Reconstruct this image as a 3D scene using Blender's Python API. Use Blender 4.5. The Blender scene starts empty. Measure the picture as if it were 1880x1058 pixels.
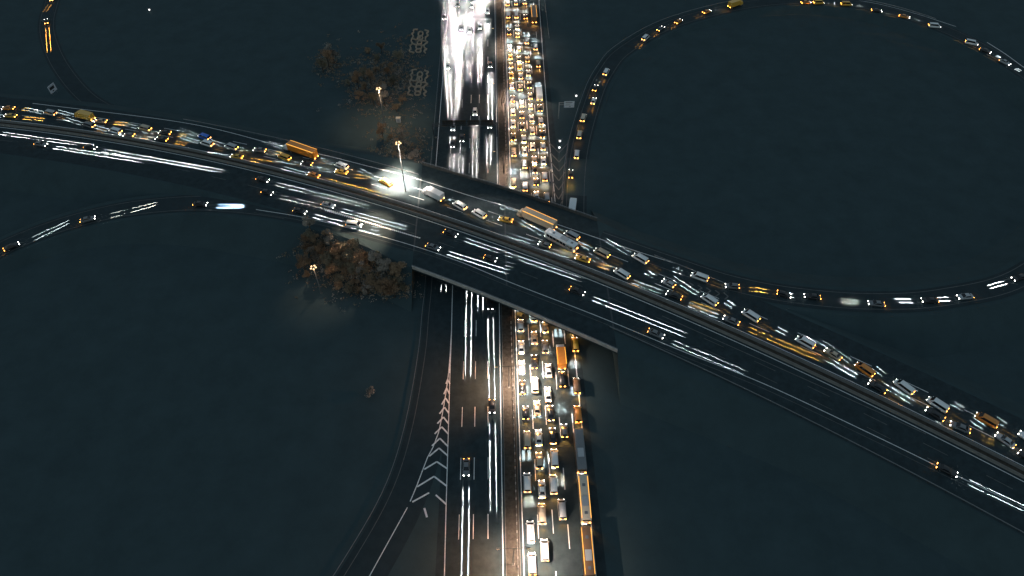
import bpy, bmesh, math, random
import numpy as np
from mathutils import Vector, Matrix
R = math.radians
random.seed(7)
S = bpy.context.scene
C = bpy.data.collections.new('place'); S.collection.children.link(C)

# ---------------------------------------------------------------- camera, sky, moon, exposure
FPX, PITCH, YAW, HCAM = 1253.0, R(48.6), R(1.35), 164.0
cam = bpy.data.cameras.new('camera'); co = bpy.data.objects.new('camera', cam); C.objects.link(co)
co.location = (0, 0, HCAM); co.rotation_euler = (R(90) - PITCH, 0, -YAW)
cam.sensor_width = 36; cam.lens = 36 * FPX / 1880; cam.clip_end = 20000; cam.clip_start = .5
S.camera = co
W = bpy.data.worlds.new('World'); S.world = W; W.use_nodes = True
nt = W.node_tree; bg = nt.nodes['Background']
sky = nt.nodes.new('ShaderNodeTexSky'); sky.sky_type = 'NISHITA'; sky.sun_disc = False
sky.sun_elevation = R(-2.0); sky.sun_rotation = R(200); sky.air_density = 1.0; sky.ozone_density = 1.0; sky.dust_density = 2.0
tint = nt.nodes.new('ShaderNodeMix'); tint.data_type = 'RGBA'; tint.blend_type = 'MULTIPLY'
tint.inputs[0].default_value = 1; tint.inputs[7].default_value = (.98, 1.2, 1.17, 1)
nt.links.new(sky.outputs[0], tint.inputs[6]); nt.links.new(tint.outputs[2], bg.inputs[0])
mixc = nt.nodes.new('ShaderNodeMix'); mixc.data_type = 'RGBA'; mixc.inputs[0].default_value = .85; mixc.inputs[7].default_value = (.030, .042, .051, 1)
nt.links.new(tint.outputs[2], mixc.inputs[6]); nt.links.new(mixc.outputs[2], bg.inputs[0])
bg.inputs[1].default_value = 4.4
mo = bpy.data.lights.new('moon', 'SUN'); mo.energy = .002; mo.angle = R(12); mo.color = (.8, .9, 1)
moo = bpy.data.objects.new('moon', mo); C.objects.link(moo); moo.rotation_euler = (R(40), 0, R(200))
S.view_settings.view_transform = 'Standard'; S.view_settings.look = 'None'
S.view_settings.exposure = 0; S.view_settings.gamma = 1
S.cycles.use_adaptive_sampling = False; W.cycles.sampling_method = 'NONE'; S.cycles.sample_clamp_indirect = 4; S.cycles.sample_clamp_direct = 0
S.cycles.max_bounces = 5; S.cycles.diffuse_bounces = 2; S.cycles.glossy_bounces = 2
S.cycles.caustics_reflective = False; S.cycles.caustics_refractive = False

# ---------------------------------------------------------------- where a traced point stands
def un(x, y, z=0.0):
    u = (x - 940) / FPX; v = (y - 529) / FPX
    fh = math.cos(PITCH) - v * math.sin(PITCH); dz = -math.sin(PITCH) - v * math.cos(PITCH)
    t = (z - HCAM) / dz; r = u * t; f = fh * t
    return Vector((r * math.cos(YAW) + f * math.sin(YAW), -r * math.sin(YAW) + f * math.cos(YAW), z))

# ---------------------------------------------------------------- materials
def mat(name, col, rough=.6, metal=0, emit=None, es=0, noise=0, nscale=1.0, coat=0, spec=.5, bump=0):
    m = bpy.data.materials.new(name); m.use_nodes = True
    t = m.node_tree; b = t.nodes['Principled BSDF']
    b.inputs['Base Color'].default_value = (*col, 1); b.inputs['Roughness'].default_value = rough
    b.inputs['Metallic'].default_value = metal; b.inputs['Coat Weight'].default_value = coat
    b.inputs['Specular IOR Level'].default_value = spec
    if emit:
        b.inputs['Emission Color'].default_value = (*emit, 1); b.inputs['Emission Strength'].default_value = es
        m.cycles.emission_sampling = 'NONE'       # the lamp objects carry their light
    if noise:
        g = t.nodes.new('ShaderNodeNewGeometry')
        n = t.nodes.new('ShaderNodeTexNoise'); n.inputs['Scale'].default_value = nscale; n.inputs['Detail'].default_value = 6
        n.inputs['Roughness'].default_value = .7
        t.links.new(g.outputs['Position'], n.inputs['Vector'])
        r = t.nodes.new('ShaderNodeMapRange'); r.inputs[1].default_value = .3; r.inputs[2].default_value = .7
        r.inputs[3].default_value = 1 - noise; r.inputs[4].default_value = 1 + noise
        t.links.new(n.outputs[0], r.inputs[0])
        x = t.nodes.new('ShaderNodeMix'); x.data_type = 'RGBA'; x.blend_type = 'MULTIPLY'; x.inputs[0].default_value = 1
        x.inputs[6].default_value = (*col, 1); t.links.new(r.outputs[0], x.inputs[7]); t.links.new(x.outputs[2], b.inputs['Base Color'])
        if bump:
            bn = t.nodes.new('ShaderNodeBump'); bn.inputs['Strength'].default_value = bump; bn.inputs['Distance'].default_value = .05
            t.links.new(n.outputs[0], bn.inputs['Height']); t.links.new(bn.outputs[0], b.inputs['Normal'])
    return m
M = dict(
    ground=mat('night_grass', (.045, .069, .074), .95, noise=.13, nscale=.11, spec=.1),
    asphalt=mat('asphalt', (.029, .043, .048), .8, noise=.26, nscale=.45, spec=.12),
    asphalt2=mat('worn_asphalt', (.031, .045, .050), .8, noise=.16, nscale=.3, spec=.12),
    paint=mat('road_paint', (.78, .77, .75), .7, noise=.25, nscale=1.3, spec=.2),
    faint=mat('unlit_road_paint', (.13, .13, .125), .8, noise=.3, nscale=.9, spec=.2),  # road paint darkened for markings where little light falls
    concrete=mat('concrete', (.20, .19, .175), .85, noise=.2, nscale=.7, spec=.2),
    unlit=mat('unlit_concrete', (.085, .085, .08), .9, noise=.3, nscale=.7, spec=.2),  # concrete darkened to stand for a parapet out of the light
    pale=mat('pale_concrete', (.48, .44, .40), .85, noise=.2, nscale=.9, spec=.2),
    soil=mat('median_soil', (.06, .05, .04), .95, noise=.45, nscale=.9, spec=.1),
    steel=mat('galvanised_steel', (.30, .31, .32), .5, .6, noise=.1, nscale=3),
    darksteel=mat('dark_steel', (.06, .065, .07), .55, .4, noise=.1, nscale=3),
    tyre=mat('tyre_rubber', (.02, .02, .02), .9, noise=.1, nscale=6),
    rim=mat('wheel_rim', (.45, .45, .46), .35, .7, noise=.05, nscale=6),
    glass=mat('car_glass', (.012, .014, .016), .12, spec=.5, noise=.1, nscale=4),
    trim=mat('black_trim', (.02, .02, .022), .6, noise=.1, nscale=4),
    head=mat('headlight_lens', (.9, .9, .9), .2, emit=(1, .95, .88), es=25),
    tail=mat('tail_light_lens', (.6, .1, .03), .3, emit=(1, .38, .06), es=24),
    amber=mat('amber_trail_glow', (.8, .3, .02), .3, emit=(1, .45, .07), es=2.2),  # glow of orange light trails, for strips added to long vehicles
    lens=mat('street_lamp_lens', (.9, .85, .7), .3, emit=(1, .62, .30), es=2.6),
    white_sign=mat('white_sign_face', (.72, .72, .74), .5, noise=.05, nscale=2),
    black_sign=mat('black_sign_mark', (.03, .03, .03), .6, noise=.05, nscale=2),
    bark=mat('bark', (.07, .05, .035), .9, noise=.3, nscale=5),
    hedge=mat('clipped_hedge', (.42, .33, .24), .9, noise=.45, nscale=4),  # lamplit pinkish tone put into the hedge's base colour
)
PAINTS = dict(white=(.84, .84, .83), silver=(.42, .43, .44), grey=(.17, .175, .18), black=(.018, .018, .02), champagne=(.52, .42, .30),
              yellow=(.75, .42, .06), orange=(.72, .25, .03), blue=(.02, .16, .72), red=(.38, .04, .03), brown=(.22, .12, .06), cream=(.62, .54, .42))
for k, v in PAINTS.items():
    M[k] = mat(k + '_car_paint', v, .35, coat=.5, noise=.04, nscale=2)
LEAF = []
for k, c in enumerate([(.27, .18, .11), (.19, .16, .11), (.28, .17, .10), (.33, .28, .23)]):
    LEAF.append(mat(['dry_leaf', 'green_leaf', 'rusty_leaf', 'silvery_leaf'][k], c, .8, noise=.5, nscale=1.2, spec=.2))

# ---------------------------------------------------------------- mesh helpers
class MB:
    def __init__(s): s.v = []; s.f = []; s.mi = []; s.cur = 0
    def face(s, pts):
        b = len(s.v); s.v += [tuple(p) for p in pts]; s.f.append(tuple(range(b, b + len(pts)))); s.mi.append(s.cur)
    def box(s, x0, x1, y0, y1, z0, z1):
        b = len(s.v)
        s.v += [(x0, y0, z0), (x1, y0, z0), (x1, y1, z0), (x0, y1, z0), (x0, y0, z1), (x1, y0, z1), (x1, y1, z1), (x0, y1, z1)]
        for q in ((3, 2, 1, 0), (4, 5, 6, 7), (0, 1, 5, 4), (1, 2, 6, 5), (2, 3, 7, 6), (3, 0, 4, 7)):
            s.f.append(tuple(b + i for i in q)); s.mi.append(s.cur)
    def loft(s, rings, cap=True, closed=True):
        n = len(rings[0]); b = len(s.v)
        for r in rings: s.v += [tuple(p) for p in r]
        for i in range(len(rings) - 1):
            for j in range(n if closed else n - 1):
                k = (j + 1) % n
                s.f.append((b + i * n + j, b + i * n + k, b + (i + 1) * n + k, b + (i + 1) * n + j)); s.mi.append(s.cur)
        if cap:
            s.f.append(tuple(b + j for j in reversed(range(n)))); s.mi.append(s.cur)
            e = b + (len(rings) - 1) * n
            s.f.append(tuple(e + j for j in range(n))); s.mi.append(s.cur)
    def tube(s, pts, r, n=8):
        pts = [Vector(p) for p in pts]; rs = r if isinstance(r, (list, tuple)) else [r] * len(pts)
        rings = []
        for i, p in enumerate(pts):
            d = (pts[min(i + 1, len(pts) - 1)] - pts[max(i - 1, 0)]).normalized()
            a = d.cross(Vector((0, 0, 1)) if abs(d.z) < .95 else Vector((1, 0, 0))).normalized(); c = d.cross(a)
            rings.append([p + rs[i] * (math.cos(2 * math.pi * k / n) * a + math.sin(2 * math.pi * k / n) * c) for k in range(n)])
        s.loft(rings)
    def mesh(s, name, mats, smooth=False):
        m = bpy.data.meshes.new(name); m.from_pydata(s.v, [], s.f)
        for x in (mats if isinstance(mats, (list, tuple)) else [mats]): m.materials.append(x)
        for p, k in zip(m.polygons, s.mi): p.material_index = k; p.use_smooth = smooth
        m.update(); return m
    def build(s, name, mats, parent=None, smooth=False):
        return link(name, s.mesh(name, mats, smooth), parent)
def link(name, data, parent=None):
    o = bpy.data.objects.new(name, data); C.objects.link(o)
    if parent: o.parent = parent
    return o
def tag(o, label=None, cat=None, group=None, kind=None):
    if label: o['label'] = label
    if cat: o['category'] = cat
    if group: o['group'] = group
    if kind: o['kind'] = kind
    return o
def thing(name, label, cat, loc=(0, 0, 0), rz=0, group=None):
    o = bpy.data.objects.new(name, None); C.objects.link(o); o.empty_display_size = .5
    o.location = loc; o.rotation_euler = (0, 0, rz); return tag(o, label, cat, group)
def copy_tree(o, parent=None):
    c = o.copy(); C.objects.link(c)
    if parent is not None: c.parent = parent
    for ch in list(o.children):
        if ch.type == 'MESH': copy_tree(ch, c)     # its parts; each vehicle then gets lamps of its own
    return c

def smooth_path(pts, step=3.0):
    P = [Vector(p) for p in pts]; P = [P[0] * 2 - P[1]] + P + [P[-1] * 2 - P[-2]]; out = []
    for i in range(1, len(P) - 2):
        n = max(2, int((P[i + 1] - P[i]).length / step))
        for k in range(n):
            t = k / n; a, b, c, d = P[i - 1], P[i], P[i + 1], P[i + 2]
            out.append(.5 * (2 * b + (c - a) * t + (2 * a - 5 * b + 4 * c - d) * t * t + (3 * b - a - 3 * c + d) * t ** 3))
    out.append(P[-2].copy()); return out
def normals(path):
    out = []
    for i in range(len(path)):
        d = path[min(i + 1, len(path) - 1)] - path[max(i - 1, 0)]; d.z = 0; d.normalize(); out.append(Vector((-d.y, d.x, 0)))
    return out                                   # to the left of travel
def offset(path, o):
    return [p + n * o for p, n in zip(path, normals(path))]
def ribbon(mb, path, a, b, dz=0):
    N = normals(path); L = [p + n * a for p, n in zip(path, N)]; Q = [p + n * b for p, n in zip(path, N)]; base = len(mb.v)
    for p, q in zip(L, Q): mb.v += [(q.x, q.y, q.z + dz), (p.x, p.y, p.z + dz)]
    for i in range(len(path) - 1):
        k = base + 2 * i; mb.f.append((k, k + 2, k + 3, k + 1)); mb.mi.append(mb.cur)
def sweep(mb, path, prof):
    """prof(p) -> list of (offset to the left, absolute z); closed section."""
    N = normals(path); mb.loft([[(p.x + n.x * o, p.y + n.y * o, z) for o, z in prof(p)] for p, n in zip(path, N)])
def cut(path, s0, s1):
    out = []; s = 0
    for i in range(len(path) - 1):
        L = (path[i + 1] - path[i]).length
        if s + L > s0 and s < s1:
            t0 = max(0, (s0 - s) / L); t1 = min(1, (s1 - s) / L)
            if not out: out.append(path[i].lerp(path[i + 1], t0))
            out.append(path[i].lerp(path[i + 1], t1))
        s += L
    return out
def length(path): return sum((path[i + 1] - path[i]).length for i in range(len(path) - 1))
def line(mb, pts, w=.2, dz=.03):
    ribbon(mb, pts, w / 2, -w / 2, dz)
def dashes(mb, path, w, on, off, dz=.03, start=0):
    s = start; L = length(path)
    while s < L - on:
        q = cut(path, s, s + on)
        if len(q) > 1: line(mb, q, w, dz)
        s += on + off
def straight(x, y0, y1, z=0):
    n = max(2, int(abs(y1 - y0) / 12)); return [Vector((x, y0 + (y1 - y0) * i / n, z)) for i in range(n + 1)]
def px(pts, z=0):
    return [un(x, y, z) for x, y in pts]

# ---------------------------------------------------------------- ground and roads
ZF = 7.0
mb = MB(); G = 40
for i in range(G):
    for j in range(G):
        x0, y0 = -3000 + 150 * i, -2000 + 150 * j
        mb.face([(x0, y0, 0), (x0 + 150, y0, 0), (x0 + 150, y0 + 150, 0), (x0, y0 + 150, 0)])
tag(mb.build('ground', M['ground']), kind='structure')

# flyover centre line: a smooth cubic through the traced median
mp = px([(0, 226), (150, 248), (470, 306), (680, 365), (757, 387), (845, 412), (1107, 516), (1215, 556), (1548, 708), (1880, 870)], ZF)
cf = np.polyfit([p.x for p in mp], [p.y for p in mp], 3)
def fy(x):
    if x < -240: return np.polyval(cf, -240) + (x + 240) * -.12
    if x > 190: return np.polyval(cf, 190) + (x - 190) * np.polyval(np.polyder(cf), 190)
    return np.polyval(cf, x)
FLY = [Vector((x, float(fy(x)), ZF)) for x in np.arange(-520, 420, 4.0)]
def fly_slice(x0, x1): return [p for p in FLY if x0 <= p.x <= x1]

# highway carriageways
mb = MB(); mb.face([(4.3 - .9, -60, .02), (24.3, -60, .02), (22.6, 180, .02), (22.3, 900, .02), (3.4, 900, .02)])
tag(mb.build('highway_road', M['asphalt']), kind='structure')
mb = MB(); mb.face([(-17, -60, .02), (-.1, -60, .02), (-.1, 900, .02), (-25.5, 900, .02), (-25.5, 165, .02), (-19, 118, .02), (-16.5, 90, .02)])
tag(mb.build('highway_road', M['asphalt']), kind='structure')
# median
mb = MB(); mb.box(.0, 3.3, -60, 900, 0, .16); tag(mb.build('median_strip', M['soil']), kind='structure')
mb = MB()
for x in (-.1, 3.3): mb.box(x, x + .1, -60, 900, 0, .2)
tag(mb.build('median_kerb', M['concrete']), kind='structure')

# ramps
SWO = smooth_path(px([(795, 480), (792, 530), (787, 580), (780, 655), (755, 793), (715, 912), (632, 1057), (560, 1160)]))
mb = MB(); ribbon(mb, offset(SWO, 0), 9.2, -1.6, .012); tag(mb.build('exit_ramp_road', M['asphalt2']), kind='structure')
def zramp(pts):                                   # (px, py, z)
    return smooth_path([un(x, y, z) for x, y, z in pts])
NEP = zramp([(1072, 620, 0), (1060, 480, 0), (1055, 400, 0), (1063, 280, 0), (1090, 180, .3), (1113, 131, .6), (1150, 90, 1), (1245, 40, 1.5), (1400, 5, 2.2), (1560, 6, 3),
             (1720, 48, 3.7), (1880, 134, 4.3), (1990, 250, 5), (1990, 400, 5.6), (1880, 506, 6.1), (1735, 546, 6.5), (1600, 554, 6.8), (1460, 543, 7), (1345, 521, 7), (1240, 487, 7), (1100, 438, 7)])
WRP = zramp([(-260, 640, 1), (-120, 530, 1.5), (0, 458, 2.4), (100, 417, 3.2), (200, 390, 4.2), (280, 378, 5), (370, 373, 6), (470, 380, 6.8), (560, 394, 7), (660, 417, 7), (757, 444, 7)])
NWP = smooth_path(px([(118, -90), (96, 0), (86, 40), (90, 75), (113, 125), (160, 180), (230, 220)]))
def embank(name, path, hw):
    mb = MB(); sweep(mb, path, lambda p: [(hw + 1.5, p.z - .09), (hw + 1.5 + 1.6 * p.z + .3, -.3), (-hw - 1.8 - 1.6 * p.z, -.3), (-hw - 1.5, p.z - .09)])
    return tag(mb.build(name, M['ground']), kind='structure')
embank('ramp_embankment', [p for p in NEP[12:]], 4.2)
mb = MB(); ribbon(mb, NEP, 4.2, -4.2, .012); tag(mb.build('loop_ramp_road', M['asphalt2']), kind='structure')
embank('ramp_embankment', WRP, 4.4)
mb = MB(); ribbon(mb, WRP, 4.4, -4.4, .012); tag(mb.build('merging_ramp_road', M['asphalt2']), kind='structure')
mb = MB(); ribbon(mb, NWP, 4, -4, .012); tag(mb.build('loop_ramp_road', M['asphalt2']), kind='structure')

# flyover: embankments each side of the highway, the bridge between
XA, XB = -28.0, 32.5
BR = [Vector((x, float(fy(x)), ZF)) for x in np.linspace(XA, XB, 22)]
def shear(o, x): 
    t = Vector((1, (fy(x + 1) - fy(x - 1)) / 2)); return o * t.length            # metres along Y for an offset of o across the road
def sweep_y(mb, path, prof): mb.loft([[(p.x, p.y + shear(o, p.x), z) for o, z in prof] for p in path])
bridge = thing('bridge', 'broad concrete road bridge carrying the flyover across the jammed highway', 'bridge', (0, 160, 0))
def inbridge(o):
    o.location = (0, -160, 0); return o
mb = MB(); sweep_y(mb, BR, [(23.4, ZF - .01), (23.4, ZF - .9), (19, ZF - 1.5), (-19, ZF - 1.5), (-23.4, ZF - .9), (-23.4, ZF - .01)])
inbridge(mb.build('deck', M['asphalt'], bridge))
for sgn in (1, -1):
    mb = MB(); sweep_y(mb, BR, [(sgn * 23.42, ZF - .3), (sgn * 23.42, ZF + .85), (sgn * 23.12, ZF + .85), (sgn * 22.95, ZF - .3)][::sgn])
    inbridge(mb.build('parapet', M['pale' if sgn < 0 else 'unlit'], bridge))  # near parapet coloured as if lit, far one as if unlit
    mb = MB(); ofs = [Vector((p.x, p.y + shear(sgn * 23.28, p.x), ZF)) for p in BR]
    for h in (1.1, 1.35): mb.tube([p + Vector((0, 0, h)) for p in ofs], .045, 6)
    rail = inbridge(mb.build('railing', M['steel'], bridge))
    s = 1.0
    while s < length(ofs) - 1:
        q = cut(ofs, s, s + .2)[0]; mb = MB(); mb.box(q.x - .06, q.x + .06, q.y - .06, q.y + .06, ZF + .85, ZF + 1.42)
        mb.build('post', M['steel'], rail); s += 2.4
for xx in (XA, 1.65, XB):
    mb = MB(); y0, y1 = fy(xx) + shear(-16.7, xx), fy(xx) + shear(16.7, xx)
    mb.face([(xx - .25, y0, ZF + .028), (xx + .25, y0, ZF + .028), (xx + .25, y1, ZF + .028), (xx - .25, y1, ZF + .028)]); inbridge(mb.build('expansion_joint', M['darksteel'], bridge))
for xx in (1.65, -26.6, 25.6):
    for oo in (-18, -9, 0, 9, 18):
        mb = MB(); y = fy(xx) + shear(oo, xx); mb.tube([(xx, y, -.2), (xx, y, ZF - 1.45)], .65, 14)
        inbridge(mb.build('pier', M['concrete'], bridge, True))
def wide(x): return 17.5 + 5.9 * max(0, 1 - max(XA - x, x - XB, 0) / 45)
def bank(xs):
    mb = MB(); mb.loft([[(x, float(fy(x)) + shear(o, x), z) for o, z in ((wide(x), ZF - .02), (wide(x) + 11.5, -.3), (-wide(x) - 11.5, -.3), (-wide(x), ZF - .02))] for x in xs])
    return tag(mb.build('flyover_embankment', M['ground']), kind='structure')
bank(np.linspace(-520, XA - .02, 124)); bank(np.linspace(XB + .02, 420, 98))
mb = MB(); ribbon(mb, FLY, 16.8, -16.8, .02); tag(mb.build('flyover_road', M['asphalt']), kind='structure')
# pale concrete slope paving under the bridge's far left corner, lit by the mast
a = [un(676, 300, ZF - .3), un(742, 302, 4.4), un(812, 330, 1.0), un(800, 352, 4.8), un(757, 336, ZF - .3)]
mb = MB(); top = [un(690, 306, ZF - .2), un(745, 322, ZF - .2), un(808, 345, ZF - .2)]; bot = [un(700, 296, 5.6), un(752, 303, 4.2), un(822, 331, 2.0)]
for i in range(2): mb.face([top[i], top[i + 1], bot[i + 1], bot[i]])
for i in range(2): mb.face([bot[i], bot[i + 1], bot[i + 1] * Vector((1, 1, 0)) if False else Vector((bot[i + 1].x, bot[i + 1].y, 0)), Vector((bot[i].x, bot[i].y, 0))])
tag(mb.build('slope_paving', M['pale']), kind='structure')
# flyover median barrier and verge rail
def barrier(path, label, mt='concrete'):
    mb = MB(); sweep(mb, path, lambda p: [(.3, p.z), (.12, p.z + .35), (.09, p.z + .85), (-.09, p.z + .85), (-.12, p.z + .35), (-.3, p.z)][::-1])
    return tag(mb.build('concrete_barrier', M[mt]), label, 'barrier')
barrier(offset(FLY, 1.1), 'low concrete barrier along the far side of the flyover median')
barrier(offset(FLY, -1.1), 'low concrete barrier along the near side of the flyover median')
mb = MB(); ribbon(mb, FLY, .78, -.78, .09); tag(mb.build('flyover_median', M['soil']), kind='structure')
def guardrail(path, label, h=.75, spacing=4.0, nmax=100):
    t = thing('guardrail', label, 'guardrail', path[0], 0, None); o0 = path[0]
    q = [p - o0 for p in path]
    mb = MB(); mb.loft([[(p.x + n.x * a, p.y + n.y * a, p.z + z) for a, z in ((.04, h - .15), (-.04, h - .15), (-.07, h), (-.04, h + .15), (.04, h + .15))] for p, n in zip(q, normals(q))])
    mb.build('rail', M['steel'], t)
    L = length(q); n = min(nmax, int(L / spacing)); post = None
    for i in range(n):
        s = cut(q, i * spacing, i * spacing + .3)
        if len(s) < 2: continue
        if post is None:
            m2 = MB(); m2.box(-.06, .06, -.06, .06, 0, h + .1); post = m2.mesh('post', M['darksteel'])
        o = link('post', post, t); o.location = s[0]
    return t
guardrail(offset(fly_slice(-130, -34), 17.0), 'steel guardrail on the far edge of the flyover, left of the bridge')
guardrail(offset(fly_slice(40, 60), 17.0), 'short steel guardrail on the far flyover edge, right of the bridge')
guardrail(offset(fly_slice(40, 190), -16.6), 'long steel guardrail on the near flyover edge, right of the bridge')
guardrail(straight(-26.0, 355, 190), 'steel guardrail along the outer edge of the bright oncoming carriageway')
guardrail(straight(24.6, 355, 300), 'steel guardrail at the top right edge of the queue')
guardrail(offset(SWO, -2.0), 'steel guardrail along the outer edge of the curving exit ramp')
guardrail(offset(NEP[20:110], 4.8), 'steel guardrail on the outer edge of the right hand loop ramp')

# ---------------------------------------------------------------- painted markings
mk = MB(); fk = MB()  # fk: markings outside the light, drawn in the darkened paint
for x, y0, y1 in ((4.15, 20, 420), (-.75, 20, 420)): line(mk, straight(x, y0, y1), .22)
line(mk, [Vector((20.6, 20, 0)), Vector((21.2, 90, 0)), Vector((21.4, 130, 0)), Vector((22.0, 152, 0))], .22)
line(mk, [Vector((19.9, 178, 0)), Vector((20.0, 225, 0)), Vector((21.8, 345, 0)), Vector((22, 420, 0))], .22)
for x in (7.95, 11.6, 15.25, 18.8): dashes(mk, straight(x, 30, 420), .2, 6, 9.0, start=(x * 1.7) % 5)
for x in (-4.3, -7.9, -11.4): dashes(mk, straight(x, 30, 420), .18, 6.2, 9.2, start=3)
for x in (-15.1, -18.8): dashes(mk, straight(x, 150, 420), .18, 6.2, 9.2, start=3)
line(mk, straight(-24.1, 178, 420), .22)
line(mk, px([(831, 520), (830, 560), (829, 605), (826, 690), (823, 795), (819, 930), (816, 1057), (814, 1130)]), .22)
line(fk, offset(SWO, 0), .18)
# exit gore: two converging lines and upward chevrons
gl = px([(829, 606), (823, 690), (805, 795), (785, 840), (766, 890), (753, 921)]); gr = px([(829.5, 606), (826, 690), (823, 795), (822, 840), (821, 890), (819, 930)])
line(mk, smooth_path(gl), .25); line(mk, smooth_path(px([(748, 932), (679, 1057), (640, 1130)])), .22)
mk.face(px([(829, 606), (829.8, 606), (827, 685), (823, 685)], .032))
for (lx, ly, ax, ay, rx, ry) in ((819, 705, 822, 697, 826, 705), (815, 724, 820, 713, 825, 723), (811, 743, 818, 731, 824.5, 741), (807, 760, 816, 748, 824, 759),
                                 (803, 778, 814, 766, 823.5, 778), (798, 797, 811, 784, 823, 797), (793, 819, 807.5, 805, 822.5, 820), (788, 838, 806, 823, 822, 837), (779, 862, 802, 848, 821.5, 861), (766, 894, 797, 875, 820.5, 893), (757, 922, 788, 905, 0, 0), (0, 0, 800, 909, 819, 926)):
    for a, b in (((lx, ly), (ax, ay)), ((ax, ay), (rx, ry))):
        if a[0] and b[0]: line(mk, px([a, b]), .42, .036)
line(mk, px([(779, 933), (784, 950)]), .5)
# gore between the queue and the loop ramp, V chevrons
ngl = px([(1006, 258), (1013, 330), (1017, 386)]); ngr = px([(1043, 258), (1037, 330), (1031, 388)])
line(fk, ngl, .3); line(fk, ngr, .25)
for i in range(8):
    y = 268 + i * 17.5; t = (y - 258) / 128
    lx = 1007 + 10 * t; rx = 1043 - 12 * t; ax = (lx + rx) / 2 + 1.5
    line(fk, px([(lx, y - 6), (ax, y + 13 - 3 * t)]), .4, .034); line(fk, px([(ax, y + 13 - 3 * t), (rx, y - 4)]), .4, .038)
for a in (3.0, -3.2): line(fk, offset(NEP[4:], a), .18 if a > 0 else .2)
for a in (3.5, -3.6): line(fk, offset(WRP[:-14], a), .18)
for a in (3, -3): line(fk, offset(NWP, a), .15)
# flyover lines
NE_ = smooth_path(px([(60, 190), (340, 226), (507, 266), (595, 285), (690, 309), (757, 326), (870, 362), (939, 382), (1020, 411), (1152, 456), (1240, 484)], ZF))
line(mk, NE_, .22)
line(mk, offset(fly_slice(-250, 200), 2.3), .2); line(mk, offset(fly_slice(-250, 200), -2.2), .2)
for o in (6.4, 10.7): dashes(mk, offset(fly_slice(-250, 200), o), .17, 6, 9)
for o in (-5.9, -9.6): dashes(fk, offset(fly_slice(-250, 200), o), .15, 6, 9)
SE_ = smooth_path(px([(470, 385), (560, 400), (665, 425), (757, 451), (845, 481), (940, 520), (1100, 582), (1250, 644), (1405, 706), (1595, 795), (1745, 868), (1880, 933), (1960, 975)], ZF))
line(mk, SE_, .2); line(fk, offset(SE_, -1.6), .12)
line(fk, smooth_path(px([(1215, 580), (1548, 728), (1700, 797)], ZF)), .2)
# gore stripes on the flyover where the left ramp merges and where the loop merges
for i in range(46):
    t = i / 45; cx = 597 + 173 * t; cy = 385 + 52 * t; w = 4.6 * (1 - t) + 1.0
    line(mk, px([(cx - 1.6, cy - w * .5), (cx + 1.6, cy + w * .5)], ZF), .42, .034)
for i in range(6):
    cx = 530 + i * 11.5; cy = 370 + i * 2.6
    line(fk, px([(cx, cy - 3.4), (cx + 5, cy + 1)], ZF), .4, .034); line(fk, px([(cx + 5, cy + 1), (cx - 1, cy + 4)], ZF), .4, .038)
for i in range(9):
    cx = 1205 + i * 16; cy = 502 + i * 5.2; w = 1.2 + i * .55
    line(fk, px([(cx - 4, cy - w), (cx + 4, cy + 1)], ZF), .4, .034); line(fk, px([(cx + 4, cy + 1), (cx - 3, cy + w + 1)], ZF), .4, .038)
line(mk, smooth_path([un(x, y, z) for x, y, z in ((1556, -1, 2.9), (1610, 7, 3.2), (1680, 25, 3.5), (1755, 49, 3.8))]), .25)
line(mk, smooth_path([un(x, y, z) for x, y, z in ((1812, 78, 4.05), (1845, 99, 4.2), (1885, 128, 4.35))]), .35)
tag(mk.build('road_markings', M['paint']), kind='structure'); tag(fk.build('road_markings', M['faint']), kind='structure')

# ---------------------------------------------------------------- vehicles
def sec(x, hw, z0, z1):
    return [(x, -hw * .9, z0), (x, -hw, z0 + .18), (x, -hw, z1 - .16), (x, -hw * .93, z1 - .05), (x, -hw * .7, z1), (x, hw * .7, z1), (x, hw * .93, z1 - .05), (x, hw, z1 - .16), (x, hw, z0 + .18), (x, hw * .9, z0)]
def bevelled(mb, w, seg=2):
    me = mb.mesh('t', []); bm = bmesh.new(); bm.from_mesh(me); bmesh.ops.remove_doubles(bm, verts=bm.verts, dist=1e-4)
    bmesh.ops.bevel(bm, geom=list(bm.edges), offset=w, segments=seg, affect='EDGES', clamp_overlap=True)
    out = MB(); out.v = [tuple(v.co) for v in bm.verts]; bm.verts.index_update()
    out.f = [tuple(v.index for v in f.verts) for f in bm.faces]; out.mi = [0] * len(out.f); bm.free(); bpy.data.meshes.remove(me); return out
def join(a, b):
    k = len(a.v); a.v += b.v; a.f += [tuple(i + k for i in f) for f in b.f]; a.mi += b.mi; return a
def quad_on(p, m=.08, off=.014):
    """inset copy of a quad, a little proud of it"""
    P = [Vector(q) for q in p]; n = (P[1] - P[0]).cross(P[3] - P[0]).normalized(); c = sum(P, Vector()) / 4
    return [q.lerp(c, m) + n * off for q in P]
MESH = {}
def cached(key, fn):
    if key not in MESH: MESH[key] = fn()
    return MESH[key]
def frustum(b, t):
    (bx0, bx1, bw, bz), (tx0, tx1, tw, tz) = b, t
    B = [(bx0, -bw, bz), (bx1, -bw, bz), (bx1, bw, bz), (bx0, bw, bz)]; T = [(tx0, -tw, tz), (tx1, -tw, tz), (tx1, tw, tz), (tx0, tw, tz)]
    return B, T
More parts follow.
